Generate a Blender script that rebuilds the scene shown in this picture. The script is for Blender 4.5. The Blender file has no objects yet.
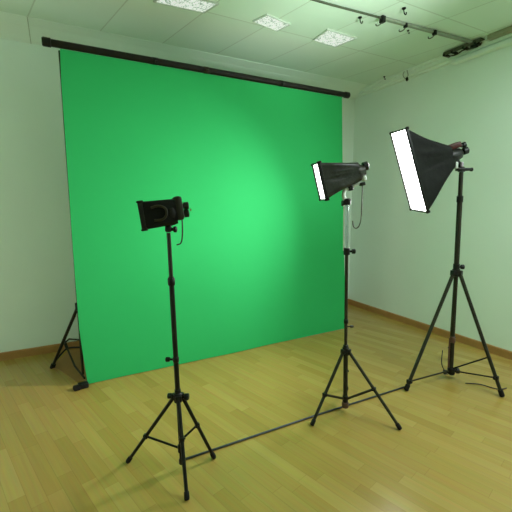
import bpy, bmesh, math, random
from mathutils import Vector as V, Matrix, noise
random.seed(4)
scene = bpy.context.scene
C = scene.collection
PI = math.pi

# ------------------------------------------------------------------ materials
def new_mat(name):
    m = bpy.data.materials.new(name); m.use_nodes = True
    nt = m.node_tree
    return m, nt, nt.nodes['Principled BSDF']

def N(nt, t, **kw):
    n = nt.nodes.new(t)
    for k, v in kw.items(): setattr(n, k, v)
    return n

def math_n(nt, op, a, b=None):
    n = N(nt, 'ShaderNodeMath', operation=op)
    for i, v in enumerate((a, b)):
        if v is None: continue
        if isinstance(v, (int, float)): n.inputs[i].default_value = v
        else: nt.links.new(v, n.inputs[i])
    return n.outputs[0]

def mix_n(nt, fac, a, b, blend='MIX'):
    n = N(nt, 'ShaderNodeMix', data_type='RGBA', blend_type=blend)
    for i, v in ((0, fac), (6, a), (7, b)):
        if isinstance(v, (int, float)): n.inputs[i].default_value = v
        elif isinstance(v, tuple): n.inputs[i].default_value = (*v, 1)
        else: nt.links.new(v, n.inputs[i])
    return n.outputs[2]

def simple(name, col, rough=.5, metal=0, var=.12, scale=30, spec=.5, bump=0, sheen=0):
    m, nt, b = new_mat(name)
    tc = N(nt, 'ShaderNodeTexCoord'); nz = N(nt, 'ShaderNodeTexNoise')
    nz.inputs['Scale'].default_value = scale; nz.inputs['Detail'].default_value = 4
    nt.links.new(tc.outputs['Object'], nz.inputs['Vector'])
    c2 = tuple(max(0, c * (1 - var)) for c in col); c1 = tuple(c * (1 + var) for c in col)
    nt.links.new(mix_n(nt, nz.outputs['Fac'], c1, c2), b.inputs['Base Color'])
    b.inputs['Roughness'].default_value = rough; b.inputs['Metallic'].default_value = metal
    b.inputs['Specular IOR Level'].default_value = spec
    if bump:
        bp = N(nt, 'ShaderNodeBump'); bp.inputs['Strength'].default_value = bump; bp.inputs['Distance'].default_value = .01
        nt.links.new(nz.outputs['Fac'], bp.inputs['Height']); nt.links.new(bp.outputs['Normal'], b.inputs['Normal'])
    return m

def emit(name, col, strength, base=(.8, .8, .8)):
    m, nt, b = new_mat(name)
    b.inputs['Base Color'].default_value = (*base, 1)
    b.inputs['Emission Color'].default_value = (*col, 1)
    tc = N(nt, 'ShaderNodeTexCoord'); nz = N(nt, 'ShaderNodeTexNoise'); nz.inputs['Scale'].default_value = 3
    nt.links.new(tc.outputs['Object'], nz.inputs['Vector'])
    s = math_n(nt, 'MULTIPLY', math_n(nt, 'ADD', math_n(nt, 'MULTIPLY', nz.outputs['Fac'], .2), .9), strength)
    nt.links.new(s, b.inputs['Emission Strength'])
    return m

def wood_floor():
    m, nt, b = new_mat('parquet'); L = nt.links
    tc = N(nt, 'ShaderNodeTexCoord'); mp = N(nt, 'ShaderNodeMapping')
    mp.inputs['Rotation'].default_value = (0, 0, math.radians(-15.9))
    L.new(tc.outputs['Object'], mp.inputs['Vector'])
    sp = N(nt, 'ShaderNodeSeparateXYZ'); L.new(mp.outputs['Vector'], sp.inputs['Vector'])
    w, ln = .072, .47
    u = math_n(nt, 'DIVIDE', sp.outputs['X'], w); row = math_n(nt, 'FLOOR', u)
    wn = N(nt, 'ShaderNodeTexWhiteNoise', noise_dimensions='1D'); L.new(row, wn.inputs['W'])
    v = math_n(nt, 'ADD', math_n(nt, 'DIVIDE', sp.outputs['Y'], ln), math_n(nt, 'MULTIPLY', wn.outputs['Value'], 3.7))
    cell = math_n(nt, 'FLOOR', v)
    cb = N(nt, 'ShaderNodeCombineXYZ'); L.new(row, cb.inputs[0]); L.new(cell, cb.inputs[1])
    w2 = N(nt, 'ShaderNodeTexWhiteNoise', noise_dimensions='2D'); L.new(cb.outputs[0], w2.inputs['Vector'])
    rp = N(nt, 'ShaderNodeValToRGB'); L.new(w2.outputs['Value'], rp.inputs['Fac'])
    e = rp.color_ramp.elements
    e[0].color = (.345, .226, .050, 1); e[0].position = 0
    e[1].color = (.435, .300, .080, 1); e[1].position = 1
    for p, c in ((.15, (.37, .244, .056, 1)), (.5, (.39, .260, .063, 1)), (.85, (.41, .278, .070, 1))):
        k = rp.color_ramp.elements.new(p); k.color = c
    # grain
    m2 = N(nt, 'ShaderNodeMapping'); m2.inputs['Scale'].default_value = (60, 2.5, 1); L.new(mp.outputs['Vector'], m2.inputs['Vector'])
    gz = N(nt, 'ShaderNodeTexNoise'); gz.inputs['Scale'].default_value = 1; gz.inputs['Detail'].default_value = 5; L.new(m2.outputs['Vector'], gz.inputs['Vector'])
    col = mix_n(nt, .18, rp.outputs['Color'], gz.outputs['Color'], 'OVERLAY')
    def edge(x, half):
        f = math_n(nt, 'FRACT', x); d = math_n(nt, 'MINIMUM', f, math_n(nt, 'SUBTRACT', 1.0, f))
        return math_n(nt, 'LESS_THAN', d, half)
    seam = math_n(nt, 'MAXIMUM', edge(u, .018), edge(v, .003))
    col = mix_n(nt, math_n(nt, 'MULTIPLY', seam, .28), col, (.16, .09, .025))
    L.new(col, b.inputs['Base Color'])
    big = N(nt, 'ShaderNodeTexNoise'); big.inputs['Scale'].default_value = 2; L.new(tc.outputs['Object'], big.inputs['Vector'])
    L.new(math_n(nt, 'ADD', math_n(nt, 'MULTIPLY', big.outputs['Fac'], .08), .21), b.inputs['Roughness'])
    b.inputs['Specular IOR Level'].default_value = .6
    bp = N(nt, 'ShaderNodeBump'); bp.inputs['Strength'].default_value = .08; bp.inputs['Distance'].default_value = .002
    L.new(gz.outputs['Fac'], bp.inputs['Height']); L.new(bp.outputs['Normal'], b.inputs['Normal'])
    return m

def ceiling_mat():
    m, nt, b = new_mat('ceiling_tiles'); L = nt.links
    tc = N(nt, 'ShaderNodeTexCoord'); sp = N(nt, 'ShaderNodeSeparateXYZ'); L.new(tc.outputs['Object'], sp.inputs['Vector'])
    s = math_n(nt, 'ADD', sp.outputs['X'], math_n(nt, 'MULTIPLY', math_n(nt, 'ADD', sp.outputs['Y'], .28), .22))
    s = math_n(nt, 'DIVIDE', math_n(nt, 'ADD', s, 3.62), .52)
    t = math_n(nt, 'DIVIDE', math_n(nt, 'ADD', sp.outputs['Y'], 1.0), .78)
    def edge(x, half):
        f = math_n(nt, 'FRACT', x); d = math_n(nt, 'MINIMUM', f, math_n(nt, 'SUBTRACT', 1.0, f))
        return math_n(nt, 'LESS_THAN', d, half)
    seam = math_n(nt, 'MAXIMUM', edge(s, .010), edge(t, .007))
    cb = N(nt, 'ShaderNodeCombineXYZ'); L.new(math_n(nt, 'FLOOR', s), cb.inputs[0]); L.new(math_n(nt, 'FLOOR', t), cb.inputs[1])
    wn = N(nt, 'ShaderNodeTexWhiteNoise', noise_dimensions='2D'); L.new(cb.outputs[0], wn.inputs['Vector'])
    col = mix_n(nt, wn.outputs['Value'], (.71, .85, .73), (.75, .89, .77))
    col = mix_n(nt, math_n(nt, 'MULTIPLY', seam, .45), col, (.42, .46, .36))
    L.new(col, b.inputs['Base Color']); b.inputs['Roughness'].default_value = .6
    return m

def wall_mat(name, col, bump=.05):
    return simple(name, col, rough=.65, var=.03, scale=2.2, spec=.3, bump=bump)

def troffer_mat():
    m, nt, b = new_mat('troffer_diffuser'); L = nt.links
    tc = N(nt, 'ShaderNodeTexCoord')
    vo = N(nt, 'ShaderNodeTexVoronoi', feature='DISTANCE_TO_EDGE'); vo.inputs['Scale'].default_value = 42
    L.new(tc.outputs['Object'], vo.inputs['Vector'])
    nz = N(nt, 'ShaderNodeTexNoise'); nz.inputs['Scale'].default_value = 26; L.new(tc.outputs['Object'], nz.inputs['Vector'])
    ln = math_n(nt, 'LESS_THAN', vo.outputs['Distance'], .07)
    k = math_n(nt, 'MULTIPLY', ln, math_n(nt, 'GREATER_THAN', nz.outputs['Fac'], .47))
    col = mix_n(nt, k, (.95, 1, .93), (.16, .27, .19))
    b.inputs['Base Color'].default_value = (.30, .33, .30, 1)
    L.new(col, b.inputs['Emission Color']); b.inputs['Emission Strength'].default_value = TROFFER
    return m

P_R, P_M, P_L, P_C, P_B = 13.5, 1, 15.5, 71, 4.2
TROFFER, SB_R, SB_M, SB_L = .68, 17.0, 6.0, 4.0

M = {}
M['floor'] = wood_floor()
M['ceiling'] = ceiling_mat()
M['wall'] = wall_mat('painted_wall', (.805, .915, .84))
M['trim_white'] = wall_mat('painted_cove', (.84, .94, .86), 0)
M['base'] = simple('oak_baseboard', (.40, .20, .062), .45, var=.2, scale=9)
M['green'] = simple('chroma_green_cloth', (.030, .42, .120), .85, var=.03, scale=3, spec=.15)
M['black'] = simple('black_metal', (.007, .007, .005), .42, .1, var=.25, scale=40, spec=.28)
M['olive'] = simple('worn_dark_metal', (.022, .021, .013), .42, .25, var=.3, scale=25, spec=.35)
M['plastic'] = simple('black_plastic', (.006, .006, .005), .38, var=.2, spec=.3)
M['rubber'] = simple('rubber', (.007, .006, .005), .7, spec=.25)
M['chrome'] = simple('chrome_tube', (.42, .48, .47), .18, 1, var=.05)
M['whitepl'] = simple('pale_plastic', (.55, .62, .55), .4, var=.05)
M['fabric'] = simple('black_softbox_fabric', (.004, .0045, .003), .6, var=.25, scale=18, bump=.3, spec=.16)
M['fabric_shiny'] = simple('black_coated_fabric', (.010, .010, .006), .36, var=.3, scale=14, bump=.5, spec=.5)
M['brownline'] = simple('dark_brown_metal', (.028, .021, .010), .5, .2, spec=.3)
M['patch'] = simple('brown_patch', (.30, .155, .042), .7, var=.15, scale=8)
M['maroon'] = simple('maroon_plastic', (.055, .010, .007), .45, spec=.3)
M['greyknob'] = simple('dark_grey_plastic', (.012, .016, .013), .4, spec=.35)
M['pinkish'] = simple('pale_lilac_plastic', (.45, .38, .50), .4)
M['brass'] = simple('brass', (.35, .30, .12), .35, .8)
M['cable'] = simple('dark_cable', (.035, .022, .016), .55)
M['browncable'] = simple('brown_cable', (.10, .045, .028), .55)
M['barm'] = simple('dark_bar', (.010, .0085, .005), .5, .1, var=.3, scale=12, spec=.25)
M['grey_rail'] = simple('grey_rail', (.30, .34, .27), .5, .2)
M['darkrail'] = simple('dark_rail', (.07, .085, .05), .5, .3)
M['tray'] = simple('tarnished_tray', (.10, .105, .07), .6, .3, var=.6, scale=45)
M['troffer'] = troffer_mat()
M['sb_R'] = emit('lit_diffuser_large', (1, 1, .97), SB_R)
M['sb_M'] = emit('lit_diffuser_middle', (1, 1, .97), SB_M)
M['sb_L'] = emit('lit_diffuser_small', (1, 1, .97), SB_L)

# ------------------------------------------------------------------ geometry helpers (world coordinates)
def obj(name, bm, m, parent=None, smooth=True):
    bmesh.ops.recalc_face_normals(bm, faces=bm.faces)
    if parent:
        r = parent
        while r.parent: r = r.parent
        bmesh.ops.translate(bm, verts=bm.verts, vec=-V(r['_o']))
    me = bpy.data.meshes.new(name); bm.to_mesh(me); bm.free()
    me.materials.append(m)
    o = bpy.data.objects.new(name, me); C.objects.link(o)
    if parent: o.parent = parent
    if smooth:
        for p in me.polygons: p.use_smooth = True
        md = o.modifiers.new('edges', 'EDGE_SPLIT'); md.split_angle = math.radians(42)
    return o

def tag(o, label=None, cat=None, group=None, kind=None):
    if label: o['label'] = label
    if cat: o['category'] = cat
    if group: o['group'] = group
    if kind: o['kind'] = kind
    return o

def thing(name, loc, label, cat, group=None):
    o = bpy.data.objects.new(name, None); C.objects.link(o)
    o.location = loc; o['_o'] = tuple(loc); o.empty_display_size = .05
    return tag(o, label, cat, group)

def frame_of(d):
    d = d.normalized()
    a = V((0, 0, 1)) if abs(d.z) < .9 else V((1, 0, 0))
    x = a.cross(d).normalized()
    return x, d.cross(x)

def tube(bm, pts, r, n=12, cap=True):
    pts = [V(p) for p in pts]
    rs = r if isinstance(r, (list, tuple)) else [r] * len(pts)
    rings = []; x = None
    for i, p in enumerate(pts):
        d = (pts[min(i + 1, len(pts) - 1)] - pts[max(i - 1, 0)]).normalized()
        if x is None: x, y = frame_of(d)
        else:
            x = (x - d * x.dot(d)).normalized(); y = d.cross(x)
        rings.append([bm.verts.new(p + (x * math.cos(2 * PI * k / n) + y * math.sin(2 * PI * k / n)) * rs[i]) for k in range(n)])
    for a, b in zip(rings, rings[1:]):
        for k in range(n): bm.faces.new((a[k], a[(k + 1) % n], b[(k + 1) % n], b[k]))
    if cap: bm.faces.new(rings[0][::-1]); bm.faces.new(rings[-1])
    return bm

def lathe(bm, p, d, prof, n=20):
    """prof: (distance along d, radius)"""
    p, d = V(p), V(d).normalized(); x, y = frame_of(d)
    rings = [[bm.verts.new(p + d * t + (x * math.cos(2 * PI * k / n) + y * math.sin(2 * PI * k / n)) * r) for k in range(n)] for t, r in prof]
    for a, b in zip(rings, rings[1:]):
        for k in range(n): bm.faces.new((a[k], a[(k + 1) % n], b[(k + 1) % n], b[k]))
    bm.faces.new(rings[0][::-1]); bm.faces.new(rings[-1])
    return bm

def box(bm, c, s, ax=None, bevel=0):
    """c centre, s full sizes, ax three unit axes"""
    ax = ax or (V((1, 0, 0)), V((0, 1, 0)), V((0, 0, 1)))
    c = V(c); vs = {}
    for i in (-1, 1):
        for j in (-1, 1):
            for k in (-1, 1):
                vs[i, j, k] = bm.verts.new(c + ax[0] * (i * s[0] / 2) + ax[1] * (j * s[1] / 2) + ax[2] * (k * s[2] / 2))
    fs = []
    for q in (((-1,-1,-1),(-1,1,-1),(1,1,-1),(1,-1,-1)), ((-1,-1,1),(1,-1,1),(1,1,1),(-1,1,1)), ((-1,-1,-1),(1,-1,-1),(1,-1,1),(-1,-1,1)),
              ((1,1,-1),(-1,1,-1),(-1,1,1),(1,1,1)), ((-1,1,-1),(-1,-1,-1),(-1,-1,1),(-1,1,1)), ((1,-1,-1),(1,1,-1),(1,1,1),(1,-1,1))):
        fs.append(bm.faces.new([vs[t] for t in q]))
    if bevel:
        es = {e for f in fs for e in f.edges}
        bmesh.ops.bevel(bm, geom=list(es), offset=bevel, segments=2, affect='EDGES', profile=.5)
    return bm

def B(): return bmesh.new()

def extrude_profile(bm, prof, x0, x1, axis='x', nseg=1):
    rows = []
    for i in range(nseg + 1):
        t = x0 + (x1 - x0) * i / nseg
        rows.append([bm.verts.new((t, a, b) if axis == 'x' else (a, t, b)) for a, b in prof])
    n = len(prof)
    for a, b in zip(rows, rows[1:]):
        for k in range(n): bm.faces.new((a[k], a[(k + 1) % n], b[(k + 1) % n], b[k]))
    bm.faces.new(rows[0][::-1]); bm.faces.new(rows[-1])
    return bm

def bez(p0, p1, p2, p3, n=14):
    p0, p1, p2, p3 = map(V, (p0, p1, p2, p3)); out = []
    for i in range(n + 1):
        t = i / n; s = 1 - t
        out.append(p0 * s**3 + p1 * 3 * s * s * t + p2 * 3 * s * t * t + p3 * t**3)
    return out

def catmull(pts, n=8):
    pts = [V(p) for p in pts]; P = [pts[0]] + pts + [pts[-1]]; out = []
    for i in range(len(pts) - 1):
        a, b, c, d = P[i:i + 4]
        for k in range(n):
            t = k / n
            out.append(.5 * (2 * b + (c - a) * t + (2 * a - 5 * b + 4 * c - d) * t * t + (3 * b - a - 3 * c + d) * t**3))
    return out + [pts[-1]]

# ------------------------------------------------------------------ room
X0, Y0, HC = -5.6, -6.4, 2.83
def struct(name, bm, m, smooth=False):
    return tag(obj(name, bm, m, smooth=smooth), kind='structure')
struct('floor', box(B(), ((X0) / 2, Y0 / 2, -.05), (-X0 + .4, -Y0 + .4, .1)), M['floor'])
struct('ceiling', box(B(), (X0 / 2, Y0 / 2, HC + .05), (-X0 + .4, -Y0 + .4, .1)), M['ceiling'])
struct('wall_back', box(B(), (X0 / 2, .05, HC / 2), (-X0, .1, HC)), M['wall'])
struct('wall_right', box(B(), (.05, Y0 / 2, HC / 2), (.1, -Y0, HC)), M['wall'])
struct('wall_left', box(B(), (X0 - .05, Y0 / 2, HC / 2), (.1, -Y0, HC)), M['wall'])
struct('wall_front', box(B(), (X0 / 2, Y0 - .05, HC / 2), (-X0, .1, HC)), M['wall'])
bp = [(0, 0), (-.016, 0), (-.016, .064), (-.012, .072), (0, .072)]
struct('baseboard_back', extrude_profile(B(), bp, X0, 0), M['base'])
struct('baseboard_right', extrude_profile(B(), bp, Y0, 0, 'y'), M['base'])
struct('baseboard_left', extrude_profile(B(), [(X0 - a, b) for a, b in bp], Y0, 0, 'y'), M['base'])
cove = [(0, HC), (0, 2.742), (-.05, 2.748), (-.10, 2.762), (-.19, 2.806), (-.21, 2.810), (-.30, 2.826), (-.30, HC)]
struct('trim_1', extrude_profile(B(), cove, X0, 0), M['trim_white'])
corn = [(0, HC), (0, 2.748), (-.030, 2.748), (-.034, 2.764), (-.058, 2.768), (-.058, 2.802), (-.075, 2.808), (-.075, HC)]
struct('trim_2', extrude_profile(B(), corn, Y0, -.02, 'y'), M['trim_white'])
struct('trim_3', box(B(), (-.034, (Y0 - 1.385) / 2, 2.732), (.066, -Y0 - 1.385, .030), bevel=.006), M['trim_white'])
b = B(); tube(b, [(-3.62, -.302, 2.822), (-3.62, -.20, 2.803), (-3.62, -.10, 2.758), (-3.62, -.045, 2.744), (-3.62, -.002, 2.740)], .0028, 6)
struct('trim_4', b, simple('joint', (.45, .50, .42), .6))

# ------------------------------------------------------------------ ceiling fixtures
def troffer(quad, label):
    z = HC
    c = V((sum(p[0] for p in quad) / 4, sum(p[1] for p in quad) / 4, z))
    t = thing('ceiling_light', c, label, 'ceiling light', 'ceiling light panels')
    b = B()
    inn = [c + (V((p[0], p[1], z)) - c) * .93 for p in quad]; out = [V((p[0], p[1], z)) for p in quad]
    for k in range(4):
        a0, a1, i0, i1 = out[k], out[(k + 1) % 4], inn[k], inn[(k + 1) % 4]
        dz = V((0, 0, -.012))
        v = [b.verts.new(p) for p in (a0, a1, i1, i0, a0 + dz, a1 + dz, i1 + dz, i0 + dz)]
        for f in ((0, 1, 2, 3), (4, 7, 6, 5), (0, 4, 5, 1), (1, 5, 6, 2), (2, 6, 7, 3), (3, 7, 4, 0)): b.faces.new([v[i] for i in f])
    obj('frame', b, M['whitepl'], t, False)
    b = B(); b.faces.new([b.verts.new(p + V((0, 0, -.007))) for p in inn]); obj('diffuser', b, M['troffer'], t, False)
troffer([(-2.80, -.970), (-2.42, -.992), (-2.37, -1.16), (-2.75, -1.15)], 'white square ceiling light panel cut by the top of the picture, nearest the left wall')
troffer([(-2.04, -1.045), (-1.78, -.995), (-1.74, -1.14), (-1.99, -1.19)], 'speckled white ceiling light panel above the middle of the green backdrop')
troffer([(-1.415, -.995), (-1.14, -.975), (-1.09, -1.20), (-1.425, -1.215)], 'speckled white ceiling light panel nearest the hanging rail, above backdrop right end')

t = thing('ceiling_rail', (-1.2, -1.56, HC), 'thin dark and grey rail with clips running under the ceiling to the right wall', 'rail')
z = HC - .014
obj('rod', tube(B(), [(-2.6, -1.50, z), (-1.64, -1.535, z), (-1.18, -1.565, z)], .008, 8), M['darkrail'], t)
d = V((-.06, -1.63, z)) - V((-1.18, -1.565, z)); L_ = d.length; x_ = d.normalized(); y_ = V((0, 0, 1)).cross(x_)
obj('channel', box(B(), V((-1.18, -1.565, z)) + d / 2, (L_, .030, .020), (x_, y_, V((0, 0, 1))), .003), M['grey_rail'], t)
for px, py, s in ((-1.17, -1.570, 1), (-.93, -1.585, .7), (-.61, -1.61, .8), (-.10, -1.632, 1.3)):
    b = B(); box(b, (px, py, HC - .026), (.034 * s, .040 * s, .046 * s), bevel=.004)
    o = obj('clip', b, M['black'], t)
    obj('hook', tube(B(), bez((px, py, HC - .04), (px - .01, py + .01, HC - .07), (px - .05, py + .03, HC - .08), (px - .03, py + .035, HC - .05 ), 8), .004, 6), M['darkrail'], o)
def hook(p, label, s=1):
    p = V(p)
    t = thing('ceiling_hook', p, label, 'hook', 'small hooks on the ceiling')
    obj('rosette', lathe(B(), p, (0, 0, -1), [(0, .017 * s), (.006, .017 * s), (.012, .008 * s)], 12), M['black'], t)
    obj('hook', tube(B(), bez(p + V((0, 0, -.01)), p + V((0, 0, -.05 * s)), p + V((.035 * s, 0, -.06 * s)), p + V((.03 * s, 0, -.025 * s)), 10), .0045 * s, 8), M['black'], t)
hook((-1.315, -1.477, HC), 'small black ceiling hook between the rail and the third light panel', .9)
hook((-1.117, -1.727, HC), 'small black ceiling hook on the open ceiling, nearer the camera than the rail', .9)
hook((-.118, -.60, HC), 'tiny dark ceiling hook close to the right wall cornice, far corner', .7)
hook((-.80, -1.50, HC), 'tiny dark ceiling hook just beyond the grey part of the rail', .55)

t = thing('cable_tray', (-.075, -1.53, HC), 'dark tarnished metal cable tray on the ceiling along the right wall', 'cable tray')
b = B(); box(b, (-.095, -1.53, HC - .012), (.085, .36, .008)); box(b, (-.136, -1.53, HC - .024), (.006, .36, .032)); box(b, (-.054, -1.53, HC - .024), (.006, .36, .032))
obj('channel', b, M['tray'], t, False)
for y_ in (-1.36, -1.44, -1.55, -1.66):
    obj('clamp', box(B(), (-.095, y_, HC - .032), (.095, .022, .020), bevel=.003), M['black'], t)
for y_, r in ((-1.47, .007), (-1.50, -.007)):
    pass
obj('wire', tube(B(), catmull([(-.10, -1.36, HC - .042), (-.085, -1.45, HC - .050), (-.11, -1.54, HC - .046), (-.09, -1.62, HC - .052), (-.10, -1.70, HC - .04)]), .006, 6), M['cable'], t)
t = thing('ceiling_trunking', (-.08, -1.9, HC), 'beige boxed trunking on the ceiling beyond the cable tray', 'trunking')
obj('trunk', box(B(), (-.085, -3.0, HC - .018), (.062, 2.5, .036), bevel=.004), simple('beige_trunk', (.36, .34, .24), .5), t)
obj('end_cap', box(B(), (-.085, -1.744, HC - .018), (.068, .018, .040), bevel=.004), M['whitepl'], t)

t = thing('hanging_wire', (-.06, -.88, 2.79), 'thin grey wire loop hanging from the right wall cornice with a dark plug', 'wire')
obj('loop', tube(B(), catmull([(-0.084, -.85, 2.812), (-0.094, -.845, 2.775), (-0.090, -.87, 2.735), (-0.088, -.905, 2.75), (-0.090, -.90, 2.79), (-0.084, -.885, 2.815)]), .004, 8), M['grey_rail'], t)
obj('plug', lathe(B(), (-0.088, -.892, 2.742), (0, -.15, -1), [(0, .006), (.006, .013), (.030, .015), (.042, .008)], 12), M['black'], t)

# ------------------------------------------------------------------ backdrop and its stand
b = B()
nx, nz = 60, 44
TL, TR, BL, BR = V((-3.417, -.836, 2.4430)), V((-.929, -.836, 2.4430)), V((-3.392, -.866, .006)), V((-.745, -.798, .006))
def LEFT_SAG(v):      # the free left edge hangs a little unevenly
    ks = ((0, 0), (.08, -.009), (.39, -.018), (.51, -.023), (.69, -.026), (.82, -.026), (.92, -.013), (1, 0))
    for (a, p), (b_, q) in zip(ks, ks[1:]):
        if v <= b_ + 1e-9: return p + (q - p) * (v - a) / (b_ - a)
    return 0
g = []
for j in range(nz + 1):
    v = j / nz; row = []
    for i in range(nx + 1):
        u = i / nx
        p = (TL * (1 - u) + TR * u) * (1 - v) + (BL * (1 - u) + BR * u) * v
        p.y += .006 * v * math.sin(PI * u) * (math.sin(u * 9 + 1.0) + .6 * math.sin(u * 23))
        p.x += LEFT_SAG(v) * (1 - u) - .010 * math.sin(v * PI) * u
        row.append(b.verts.new(p))
    g.append(row)
for j in range(nz):
    for i in range(nx): b.faces.new((g[j][i], g[j][i + 1], g[j + 1][i + 1], g[j + 1][i]))
o = obj('backdrop', b, M['green'])
tag(o, 'large chroma green fabric backdrop hanging from the dark crossbar to the floor', 'backdrop', kind='thing')

t = thing('backdrop_stand', (-3.44, -.79, 0), 'dark backdrop stand with long crossbar under the ceiling and tripod at left', 'stand')
bar0, bar1 = V((-3.498, -.835, 2.470)), V((-.866, -.835, 2.470))
obj('crossbar', tube(B(), [bar0, bar1], .0245, 16), M['barm'], t)
for p, d in ((bar0, -1), (bar1, 1)):
    obj('end_cap', lathe(B(), p - V((d * .028, 0, 0)), (d, 0, 0), [(0, .026), (.002, .030), (.046, .030), (.054, .024)], 18), M['black'], t)
for x, m in ((-2.772, 'black'), (-2.36, 'brownline'), (-1.642, 'black')):
    o = obj('clamp_ring', lathe(B(), (x - .02, -.835, 2.470), (1, 0, 0), [(0, .0255), (.002, .0266), (.038, .0266), (.040, .0255)], 18), M[m], t)
    obj('screw', lathe(B(), (x, -.861, 2.462), (0, -1, -.55), [(0, .007), (.022, .007), (.024, .012), (.036, .012)], 10), M[m], o)
UPX = -3.419
def up(z): return V((UPX, -.79, z))
obj('upright', tube(B(), [up(.06), up(2.444)], .0095, 12), M['brownline'], t)
obj('upright', tube(B(), [(-.94, -.740, .012), (-.97, -.775, 2.444)], .014, 12), M['brownline'], t)
hz = .61; hub = up(hz)
obj('hub', lathe(B(), hub - V((0, 0, .03)), (0, 0, 1), [(0, .014), (.004, .021), (.056, .021), (.06, .014)], 14), M['black'], t)
f1, f2, f3 = V((-3.640, -.400, .012)), V((-3.425, -.815, .012)), V((-3.10, -.56, .012))
slid = V((-3.478, -.42, .10))
col_b = up(.16)
for f in (f1, f3):
    a = hub + (f - hub) * .02
    l = obj('leg', tube(B(), [a, f], .0125, 10), M['black'], t)
    obj('rubber_foot', lathe(B(), f + (a - f) * .05, f - a, [(0, .016), (.004, .020), (.045, .021), (.05, .014)], 12), M['rubber'], l)
j1 = V((-3.52, -.34, .13))
obj('brace', tube(B(), catmull([f1 + V((.01, 0, .03)), V((-3.575, -.36, .09)), j1, V((-3.44, -.38, .14)), V((-3.36, -.42, .13))], 6), .008, 8), M['black'], t)
obj('brace', tube(B(), [hub + (f1 - hub) * .62, V((-3.50, -.36, .22)), V((-3.40, -.50, .24))], .008, 8), M['black'], t)
obj('brace', tube(B(), [V((-3.545, -.30, .205)), j1], .013, 10), M['black'], t)
obj('brace', tube(B(), [j1, V((-3.47, -.60, .06)), V((-3.41, -.80, .03))], .008, 8), M['brownline'], t)

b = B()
poly = [(-3.655, -.405), (-3.59, -.475), (-3.535, -.60), (-3.475, -.765), (-3.37, -.795), (-3.05, -.60), (-3.10, -.10), (-3.36, -.06), (-3.515, -.035)]  # flat brown polygon on the floor around the left tripod legs
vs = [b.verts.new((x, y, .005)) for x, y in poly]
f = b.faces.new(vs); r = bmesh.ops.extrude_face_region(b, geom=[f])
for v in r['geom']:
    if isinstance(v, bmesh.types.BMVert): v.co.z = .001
tag(obj('floor_patch', b, M['patch'], smooth=False), 'brown floor patch under the tripod behind the left edge of backdrop', 'patch')

t = thing('weight_bag', (-3.437, -.905, 0), 'small black weight lying on the floor against the backdrop lower left corner', 'weight')
a1 = V((.97, .22, 0)).normalized(); a2 = V((-.22, .97, 0)).normalized(); zz = V((0, 0, 1))
obj('bag', box(B(), (-3.468, -.915, .018), (.050, .050, .036), (a1, a2, zz), .010), M['rubber'], t)
obj('bag', box(B(), (-3.420, -.902, .022), (.064, .050, .044), (a1, a2, zz), .010), M['plastic'], t)
obj('strap', box(B(), (-3.446, -.910, .037), (.022, .054, .012), (a1, a2, zz), .004), M['black'], t)

# ------------------------------------------------------------------ light stands
LEAN = V((-.886, .4635, 0)) * .022
def stand(base, feet, label, zs, cols, mats, braces, extra=None):
    """zs: column bottom, hub, joints..., top"""
    base = V((*base, 0))
    P = lambda z: base + LEAN * z + V((0, 0, z))
    t = thing('light_stand', base, label, 'light stand', 'studio light stands')
    bot, hubz, top = zs
    axis = (P(1) - P(0)).normalized()
    for k, (z0, z1, r, m) in enumerate(cols):
        obj('column_tube', tube(B(), [P(z0), P(z1)], r, 14), M[m], t)
    rl = mats['rl']
    obj('hub', lathe(B(), P(hubz - .030), axis, [(0, rl * 1.3), (.004, rl * 2.1), (.030, rl * 2.2), (.040, rl * 1.6), (.07, rl * 1.6), (.074, rl)], 18), M['plastic'], t)
    for i, f in enumerate(feet):
        f = V((*f, .010)); out = V((f.x - base.x, f.y - base.y, 0)).normalized()
        a = P(hubz) + out * rl * 2.0
        l = obj('leg', tube(B(), [a, f], [rl, rl * .92], 10), M[mats['leg']], t)
        dd = (f - a).normalized()
        obj('rubber_foot', lathe(B(), f - dd * rl * 3.2, dd, [(0, rl * 1.03), (.003, rl * 1.25), (rl * 3, rl * 1.3), (rl * 3.6, rl * 1.05)], 12), M['rubber'], l)
        lug = B(); side = V((-out.y, out.x, 0))
        box(lug, P(hubz) + out * rl * 1.9, (rl * 2.6, rl * 2.9, rl * 3.0), (out, side, V((0, 0, 1))), rl * .35)
        obj('leg_lug', lug, M['plastic'], t)
        if i in braces:
            zc, fr = braces[i]
            q = a + (f - a) * fr
            br = B(); s0 = P(zc) + out * .012
            tube(br, [s0, q], mats['rb'], 8)
            obj('brace', br, M[mats['brace']], t)
            pv = B(); tube(pv, [q - side * rl * 1.7, q + side * rl * 1.7], rl * .55, 10); box(pv, q, (rl * 2.4, rl * 2.4, rl * 2.2), (out, side, V((0, 0, 1))), rl * .3)
            obj('pivot', pv, M['plastic'], t)
    zc = min(z for z, _ in braces.values())
    obj('slider', lathe(B(), P(zc - .022), axis, [(0, rl * 1.2), (.003, rl * 1.7), (.04, rl * 1.7), (.044, rl * 1.2)], 16), M['plastic'], t)
    return t, P, axis

def collar(t, P, axis, z, r, h=.05, knob=None, m='plastic'):
    c = obj('collar', lathe(B(), P(z - h / 2), axis, [(0, r * .8), (.004, r), (h - .004, r), (h, r * .8)], 18), M[m], t)
    if knob:
        d = V(knob).normalized(); p = P(z) + d * r * .8
        obj('knob', lathe(B(), p, d, [(0, r * .35), (.016, r * .35), (.018, r * .75), (.036, r * .8), (.040, r * .5)], 12), M[m], c)
RGT = V((.886, -.4635, 0))   # from the left wall side towards the right wall side of the room
LFT = -RGT

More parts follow.
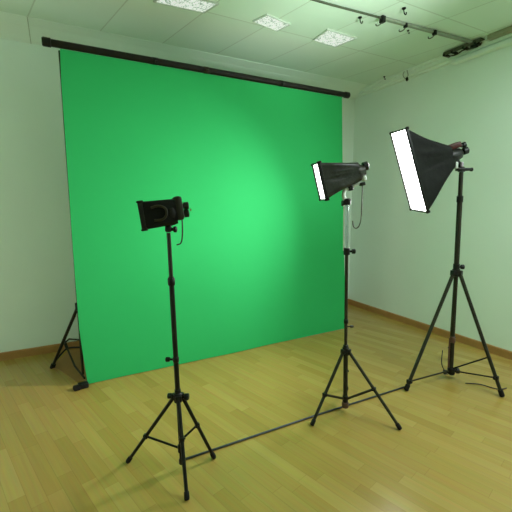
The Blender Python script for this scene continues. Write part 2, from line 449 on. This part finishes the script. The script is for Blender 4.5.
# stand beside the backdrop's left half
t, P, ax = stand((-3.005, -2.098), [(-3.251, -1.919), (-3.045, -2.315), (-2.829, -2.106)],
    'slim black tripod stand in front of the left half of the backdrop', (.03, .405, 1.25),
    [(.03, .42, .0105, 'black'), (.38, 1.03, .0125, 'black'), (1.0, 1.243, .0100, 'olive')],
    {'rl': .0100, 'leg': 'black', 'rb': .006, 'brace': 'black'}, {0: (.12, .60), 1: (.15, .42), 2: (.17, .46)})
collar(t, P, ax, 1.005, .0175, .040); collar(t, P, ax, .605, .0155, .03, LFT)
collar(t, P, ax, .405, .022, .045, RGT); collar(t, P, ax, .41, .018, .03, LFT)
collar(t, P, ax, .045, .015, .03)
PL = P
# middle stand
t, P, ax = stand((-1.888, -2.088), [(-2.176, -2.11), (-1.722, -2.397), (-1.683, -1.869)],
    'black tripod stand with bright chrome top tube, before the right backdrop edge', (.04, .43, 1.38),
    [(.045, .45, .0145, 'olive'), (.40, 1.10, .0105, 'brownline'), (1.07, 1.372, .0110, 'chrome')],
    {'rl': .0105, 'leg': 'olive', 'rb': .008, 'brace': 'brownline'}, {0: (.10, .60), 1: (.10, .50), 2: (.10, .5)})
collar(t, P, ax, 1.085, .020, .045, RGT); collar(t, P, ax, .63, .0145, .03); collar(t, P, ax, .595, .011, .02, RGT, 'brownline')
collar(t, P, ax, .43, .021, .055); collar(t, P, ax, .055, .022, .04, m='browncable')
obj('side_rod', tube(B(), [P(1.09) + LFT * .019, P(1.365) + LFT * .019], .0045, 8), M['whitepl'], t)
PM = P
# right stand
t, P, ax = stand((-.829, -2.117), [(-1.297, -2.082), (-.757, -2.465), (-.51, -1.89)],
    'tallest dark tripod stand with wide legs, close to the right wall', (.04, .86, 1.65),
    [(.045, .90, .0150, 'olive'), (.84, 1.42, .0185, 'olive'), (1.40, 1.6115, .0150, 'olive')],
    {'rl': .0135, 'leg': 'olive', 'rb': .006, 'brace': 'brownline'}, {0: (.075, .93), 1: (.075, .86), 2: (.075, .85)})
collar(t, P, ax, 1.415, .0225, .05); collar(t, P, ax, .905, .023, .05, RGT); collar(t, P, ax, .865, .027, .05)
collar(t, P, ax, .33, .021, .05, m='browncable'); collar(t, P, ax, .07, .028, .05, RGT); collar(t, P, ax, .06, .024, .04, LFT)
l1a, l1f = P(.86), V((-.757, -2.465, .01))
obj('brace', tube(B(), [P(.085), l1a + (l1f - l1a) * .70], .0055, 8), M['black'], t)
obj('cord', tube(B(), catmull([P(.34) + LFT * .022, P(.22) + LFT * .024 + V((0, 0, 0)), P(.10) + LFT * .022]), .006, 8), M['browncable'], t)
PR = P
cd = B(); p0 = PR(.24) + LFT * .075
tube(cd, catmull([p0, PR(.14) + LFT * .078, PR(.085) + LFT * .06, PR(.055) + LFT * .042 + V((-.02, -.03, 0))]), .0035, 8)
obj('cord', cd, M['cable'], t)

o = obj('floor_rod', tube(B(), [(-2.978, -2.042, .0075), (-2.10, -2.035, .0075), (-1.27, -2.043, .0075)], .0062, 10), simple('steel_rod', (.035, .040, .045), .3, .4))
tag(o, 'long thin steel rod lying on the floor between the three tripod stands', 'rod')
o = obj('floor_cable', tube(B(), catmull([(-.80, -2.22, .005), (-.72, -2.28, .005), (-.69, -2.36, .005), (-.66, -2.40, .005), (-.60, -2.41, .005)]), .004, 8), M['cable'])
tag(o, 'thin dark cable on the floor beside the tallest stand near right wall', 'cable')

# ------------------------------------------------------------------ soft boxes
def superring(a, b_, n, e):
    out = []
    for k in range(n):
        th = 2 * PI * k / n + PI / n
        c, s = math.cos(th), math.sin(th)
        r = (abs(c) ** e + abs(s) ** e) ** (-1 / e)
        out.append((a * r * c, b_ * r * s))
    return out

BEAMS = []
def softbox(label, rear, n, v, L, W, H, rw, rh, fabric, emit_m, sag, wr, rim, seed, prof_pow=1.0):
    rear, n, v = V(rear), V(n).normalized(), V(v).normalized()
    h = v.cross(n).normalized(); v = n.cross(h)
    face = rear + n * L
    t = thing('softbox', rear, label, 'softbox', 'lit studio softboxes')
    K, R = 96, 22
    b = B(); rings = []
    for j in range(R + 1):
        s = j / R                                  # 0 front, 1 rear
        e = 26 * (1 - s) ** 2 + 4.5
        q = s ** prof_pow
        a, c = (W * (1 - q) + rw * q) / 2, (H * (1 - q) + rh * q) / 2
        row = []
        for k, (px, py) in enumerate(superring(1, 1, K, e)):
            mid = 1 - abs(abs(px) - abs(py))       # 1 at the corners (ribs), 0 at side middles
            pull = 1 - sag * math.sin(PI * s) * (1 - mid)
            ang = math.atan2(py, px)
            w = 1 + wr * math.sin(PI * min(1, s * 1.15)) * (noise.noise(V((math.cos(ang) * 3.1, math.sin(ang) * 3.1, s * .7 + seed))) + .6 * noise.noise(V((math.cos(ang) * 8, math.sin(ang) * 8, s * 1.1 + seed))))
            row.append(b.verts.new(face - n * (L * s) + h * (a * px * pull * w) + v * (c * py * pull * w)))
        rings.append(row)
    for p, q in zip(rings, rings[1:]):
        for k in range(K): b.faces.new((p[k], p[(k + 1) % K], q[(k + 1) % K], q[k]))
    b.faces.new(rings[-1])
    obj('fabric_shell', b, M[fabric], t)
    # front edging
    b = B(); fr = rim
    for sx, sy, lx, ly in ((0, 1, W + fr, fr), (0, -1, W + fr, fr), (1, 0, fr, H + fr), (-1, 0, fr, H + fr)):
        box(b, face + n * (.004) + h * (sx * W / 2) + v * (sy * H / 2), (lx, ly, .020), (h, v, n), fr * .2)
    obj('front_edging', b, M['plastic'], t)
    for sx in (-1, 1):
        for sy in (-1, 1):
            b = lathe(B(), face + h * (sx * W / 2) + v * (sy * H / 2) - n * .012, n, [(0, fr * .5), (.003, fr * .85), (.024, fr * .85), (.03, fr * .4)], 10)
            obj('rod_tip', b, M['black'], t)
    b = B(); gg = []
    m_ = 12
    for i in range(m_ + 1):
        rr = []
        for j in range(m_ + 1):
            x, y = i / m_ * 2 - 1, j / m_ * 2 - 1
            rr.append(b.verts.new(face + n * (.004 + .012 * (1 - x * x) * (1 - y * y)) + h * (x * (W - fr) / 2) + v * (y * (H - fr) / 2)))
        gg.append(rr)
    for i in range(m_):
        for j in range(m_): b.faces.new((gg[i][j], gg[i + 1][j], gg[i + 1][j + 1], gg[i][j + 1]))
    obj('diffuser', b, M[emit_m], t)
    BEAMS.append((face + n * .020, n, v, W - 2 * fr, H - 2 * fr))
    return t, rear, face, n, v, h

# large one, right stand
t, rear, face, n, v, h = softbox('largest black softbox with tall bright front, on the stand by the right wall',
    (-.939, -2.055, 1.720), (-.8409, .424, -.336), (-.331, .088, .940), .307, .26, .605, .11, .165, 'fabric', 'sb_R', .15, .065, .012, 1.3, 1.0)
top = PR(1.612)
obj('lamp_head', lathe(B(), rear + n * .02, -n, [(0, .056), (.02, .060), (.05, .052), (.100, .038), (.112, .022)], 18), M['plastic'], t)
axs = (n, h, v)
obj('ballast', box(B(), rear - n * .042 + v * .064, (.098, .06, .040), axs, .008), M['maroon'], t)
k = obj('knob', lathe(B(), rear - n * .096 + v * .048, -n, [(0, .012), (.012, .012), (.014, .020), (.034, .020), (.038, .012)], 12), M['greyknob'], t)
obj('knob', lathe(B(), rear - n * .100 + v * .004, -n, [(0, .016), (.006, .026), (.035, .026), (.042, .016)], 14), M['greyknob'], t)
obj('screw', lathe(B(), rear - n * .055 + v * .02 - h * .03, -h, [(0, .008), (.03, .008)], 8), M['brass'], t)
b = B(); tube(b, [top + V((0, 0, .002)), top + V((0, 0, .035))], [.024, .020], 14)
box(b, top + V((0, 0, .018)) + RGT * .012, (.095, .045, .020), (RGT, V((.4635, .886, 0)), V((0, 0, 1))), .004)
tube(b, [top + V((0, 0, .03)), rear - n * .035 - v * .01], .015, 10)
obj('bracket', b, M['plastic'], t)
obj('tilt_plate', box(B(), top + V((0, 0, .048)) + LFT * .042, (.020, .03, .05), (RGT, V((.4635, .886, 0)), V((0, 0, 1))), .006), M['whitepl'], t)
obj('tilt_lever', lathe(B(), top + V((0, 0, .035)) + LFT * .008 - V((.4635, .886, 0)) * .018, (0, 0, 1), [(0, .006), (.004, .009), (.032, .009), (.036, .005)], 10), M['pinkish'], t)
obj('tightening_knob', lathe(B(), top + V((0, 0, .018)) + RGT * .058, RGT, [(0, .010), (.012, .014), (.022, .014), (.026, .008)], 12), M['plastic'], t)

# middle one
t, rear, face, n, v, h = softbox('medium black softbox with bright front sliver, on the stand with chrome tube',
    (-1.853, -2.091, 1.575), (-.8903, .3824, -.2472), (-.233, .0838, .9689), .2387, .140, .222, .095, .115, 'fabric_shiny', 'sb_M', .03, .10, .010, 5.1, .9)
top = PM(1.372)
obj('lamp_head', lathe(B(), rear + n * .01, -n, [(0, .052), (.02, .050), (.035, .036), (.05, .034)], 18), M['olive'], t)
obj('knob', lathe(B(), rear - n * .035 + v * .022, -n, [(0, .018), (.004, .027), (.030, .027), (.036, .018)], 16), M['plastic'], t)
obj('socket', lathe(B(), rear - n * .030 - v * .030, -v, [(0, .016), (.030, .016), (.034, .010)], 12), M['whitepl'], t)
pb = rear - n * .012 - v * .078
obj('plug', box(B(), pb, (.034, .03, .022), (n, h, v), .005), M['plastic'], t)
ur = face - n * .155 - v * .088
b = B(); tube(b, [ur + n * .012, pb + v * .012], .008, 8); obj('support_rail', b, M['whitepl'], t)
b = B()
path = catmull([top + V((0, 0, .018)), top + V((0, 0, .036)) + LFT * .016, top + V((0, 0, .07)) + LFT * .024, top + V((0, 0, .105)) + LFT * .012], 6)
tube(b, path, [.014 - .004 * i / (len(path) - 1) for i in range(len(path))], 12)
obj('bracket', b, M['whitepl'], t)
b = B(); lathe(b, top + V((0, 0, .002)), (0, 0, 1), [(0, .018), (.003, .023), (.034, .024), (.040, .016)], 16); lathe(b, top + V((0, 0, .012)), LFT, [(0, .012), (.022, .012), (.024, .017), (.034, .017)], 12)
obj('clamp', b, M['plastic'], t)
obj('clamp', lathe(B(), ur - v * .012 - n * .02, v, [(0, .012), (.004, .018), (.022, .018), (.03, .010)], 12), M['plastic'], t)
c0 = pb - v * .012
obj('cable', tube(B(), catmull([c0, c0 + V((0, 0, -.10)), c0 + V((0, 0, -.20)) + RGT * -.002, c0 + V((0, 0, -.245)) + LFT * .012, c0 + V((0, 0, -.262)) + LFT * .030, c0 + V((0, 0, -.25)) + LFT * .048, c0 + V((0, 0, -.215)) + LFT * .054], 7), .0035, 8), M['cable'], t)

# small one, left stand
t, rear, face, n, v, h = softbox('smallest black softbox turned away toward the backdrop, on the slim left stand',
    (-2.998, -2.115, 1.346), (-.9691, .2108, -.1279), (-.1214, .0432, .9917), .150, .13, .125, .105, .115, 'fabric', 'sb_L', .0, .012, .007, 8.2, 1.6)
top = PL(1.245)
obj('lamp_head', box(B(), rear - n * .012 + v * .012, (.044, .085, .112), (n, h, v), .014), M['olive'], t)
obj('head_collar', lathe(B(), rear + n * .045 - v * .004, -n, [(0, .052), (.010, .060), (.030, .060), (.045, .050)], 18), M['plastic'], t)
obj('knob', lathe(B(), rear - n * .026 + v * .020, -n, [(0, .012), (.012, .012), (.014, .018), (.034, .018), (.038, .011)], 14), M['greyknob'], t)
obj('knob', lathe(B(), rear - n * .026 - v * .016, -n, [(0, .014), (.010, .014), (.012, .019), (.030, .019), (.034, .011)], 14), M['plastic'], t)
obj('screw', lathe(B(), rear - n * .066 - v * .002 - h * .0, -n, [(0, .006), (.006, .006)], 8), M['brass'], t)
sd = h if h.dot(V((-.4635, -.886, 0))) > 0 else -h         # shell side facing the open room
s0 = face - n * .075 + sd * .069
b = B()
pts = [s0 + n * .035 + v * .030, s0 - n * .0 + v * .034, s0 - n * .028 + v * .018, s0 - n * .026 - v * .012, s0 - n * .005 - v * .028, s0 + n * .030 - v * .026]
tube(b, catmull(pts, 6), .0055, 8); obj('side_handle', b, simple('dark_brown_strap', (.022, .019, .008), .5, spec=.25), t)
b = B(); lathe(b, top + V((0, 0, .002)), (0, 0, 1), [(0, .011), (.004, .0165), (.026, .0165), (.036, .012), (.042, .018), (.070, .018), (.076, .012)], 16)
obj('bracket', b, M['plastic'], t)
obj('tightening_knob', lathe(B(), top + V((0, 0, .015)) + RGT * .014, RGT, [(0, .008), (.010, .008), (.012, .015), (.024, .015), (.028, .008)], 12), M['plastic'], t)
k0 = rear - n * .022 - v * .045
b = B(); tube(b, catmull([k0, k0 + V((0, 0, -.05)), k0 + V((0, 0, -.09)) + LFT * .004, k0 + V((0, 0, -.112)) + LFT * .012, k0 + V((0, 0, -.118)) + LFT * .03], 6), .0035, 8)
obj('cable', b, M['cable'], t)

# ------------------------------------------------------------------ light
def area(name, loc, size, power, col, rot=(0, 0, 0)):
    l = bpy.data.lights.new(name, 'AREA'); l.shape = 'RECTANGLE'; l.size, l.size_y = size; l.energy = power; l.color = col
    o = bpy.data.objects.new(name, l); C.objects.link(o); o.location = loc; o.rotation_euler = rot
    return o
for (p, n, v, sx, sy), pw, spread in zip(BEAMS, (P_R, P_M, P_L), (102, 110, 88)):
    o = area('softbox_lamp', p, (sx, sy), pw, (.95, 1, .97))
    z = -n; x = v.cross(z).normalized()
    o.matrix_world = Matrix(((x.x, v.x, z.x, p.x), (x.y, v.y, z.y, p.y), (x.z, v.z, z.z, p.z), (0, 0, 0, 1)))
    o.data.spread = math.radians(spread)
area('added_ceiling_fill', (-.75, -3.7, HC - .03), (1.6, .9), P_C, (.90, 1, 1.0))  # added overhead fill out of view, no fixture belongs to it
# added uplight out of view, brightens the ceiling over the scene
d = V((-1.6, -1.75, HC)) - V((-1.6, -3.95, 1.2))
o = area('added_bounce_fill', (-1.6, -3.95, 1.2), (.3, .3), P_B, (.88, 1, .90))
o.rotation_euler = d.to_track_quat('-Z', 'Y').to_euler(); o.data.spread = math.radians(36)
w = bpy.data.worlds.new('room_world'); scene.world = w; w.use_nodes = True
w.node_tree.nodes['Background'].inputs[0].default_value = (.5, .55, .5, 1)
w.node_tree.nodes['Background'].inputs[1].default_value = .2

# ------------------------------------------------------------------ camera
cam = bpy.data.cameras.new('camera'); co = bpy.data.objects.new('camera', cam); C.objects.link(co)
cam.sensor_width = 36; cam.sensor_fit = 'HORIZONTAL'; cam.lens = 36 * 364.91 / 512; cam.clip_start = .05
F = V((.458826, .87789025, -.13706714)); Rv = V((.88608029, -.46352407, -.00267451)); U = V((.06588185, .12022536, .99055815))
co.matrix_world = Matrix(((Rv.x, U.x, -F.x, -3.4682), (Rv.y, U.y, -F.y, -3.8299), (Rv.z, U.z, -F.z, 1.3721), (0, 0, 0, 1)))
scene.camera = co
scene.cycles.use_denoising = True
scene.cycles.max_bounces = 8; scene.cycles.diffuse_bounces = 6
scene.cycles.sample_clamp_indirect = 6
scene.view_settings.view_transform = 'Standard'
scene.view_settings.look = 'None'
scene.view_settings.exposure = 0
for o in list(bpy.data.objects):
    if '_o' in o: del o['_o']
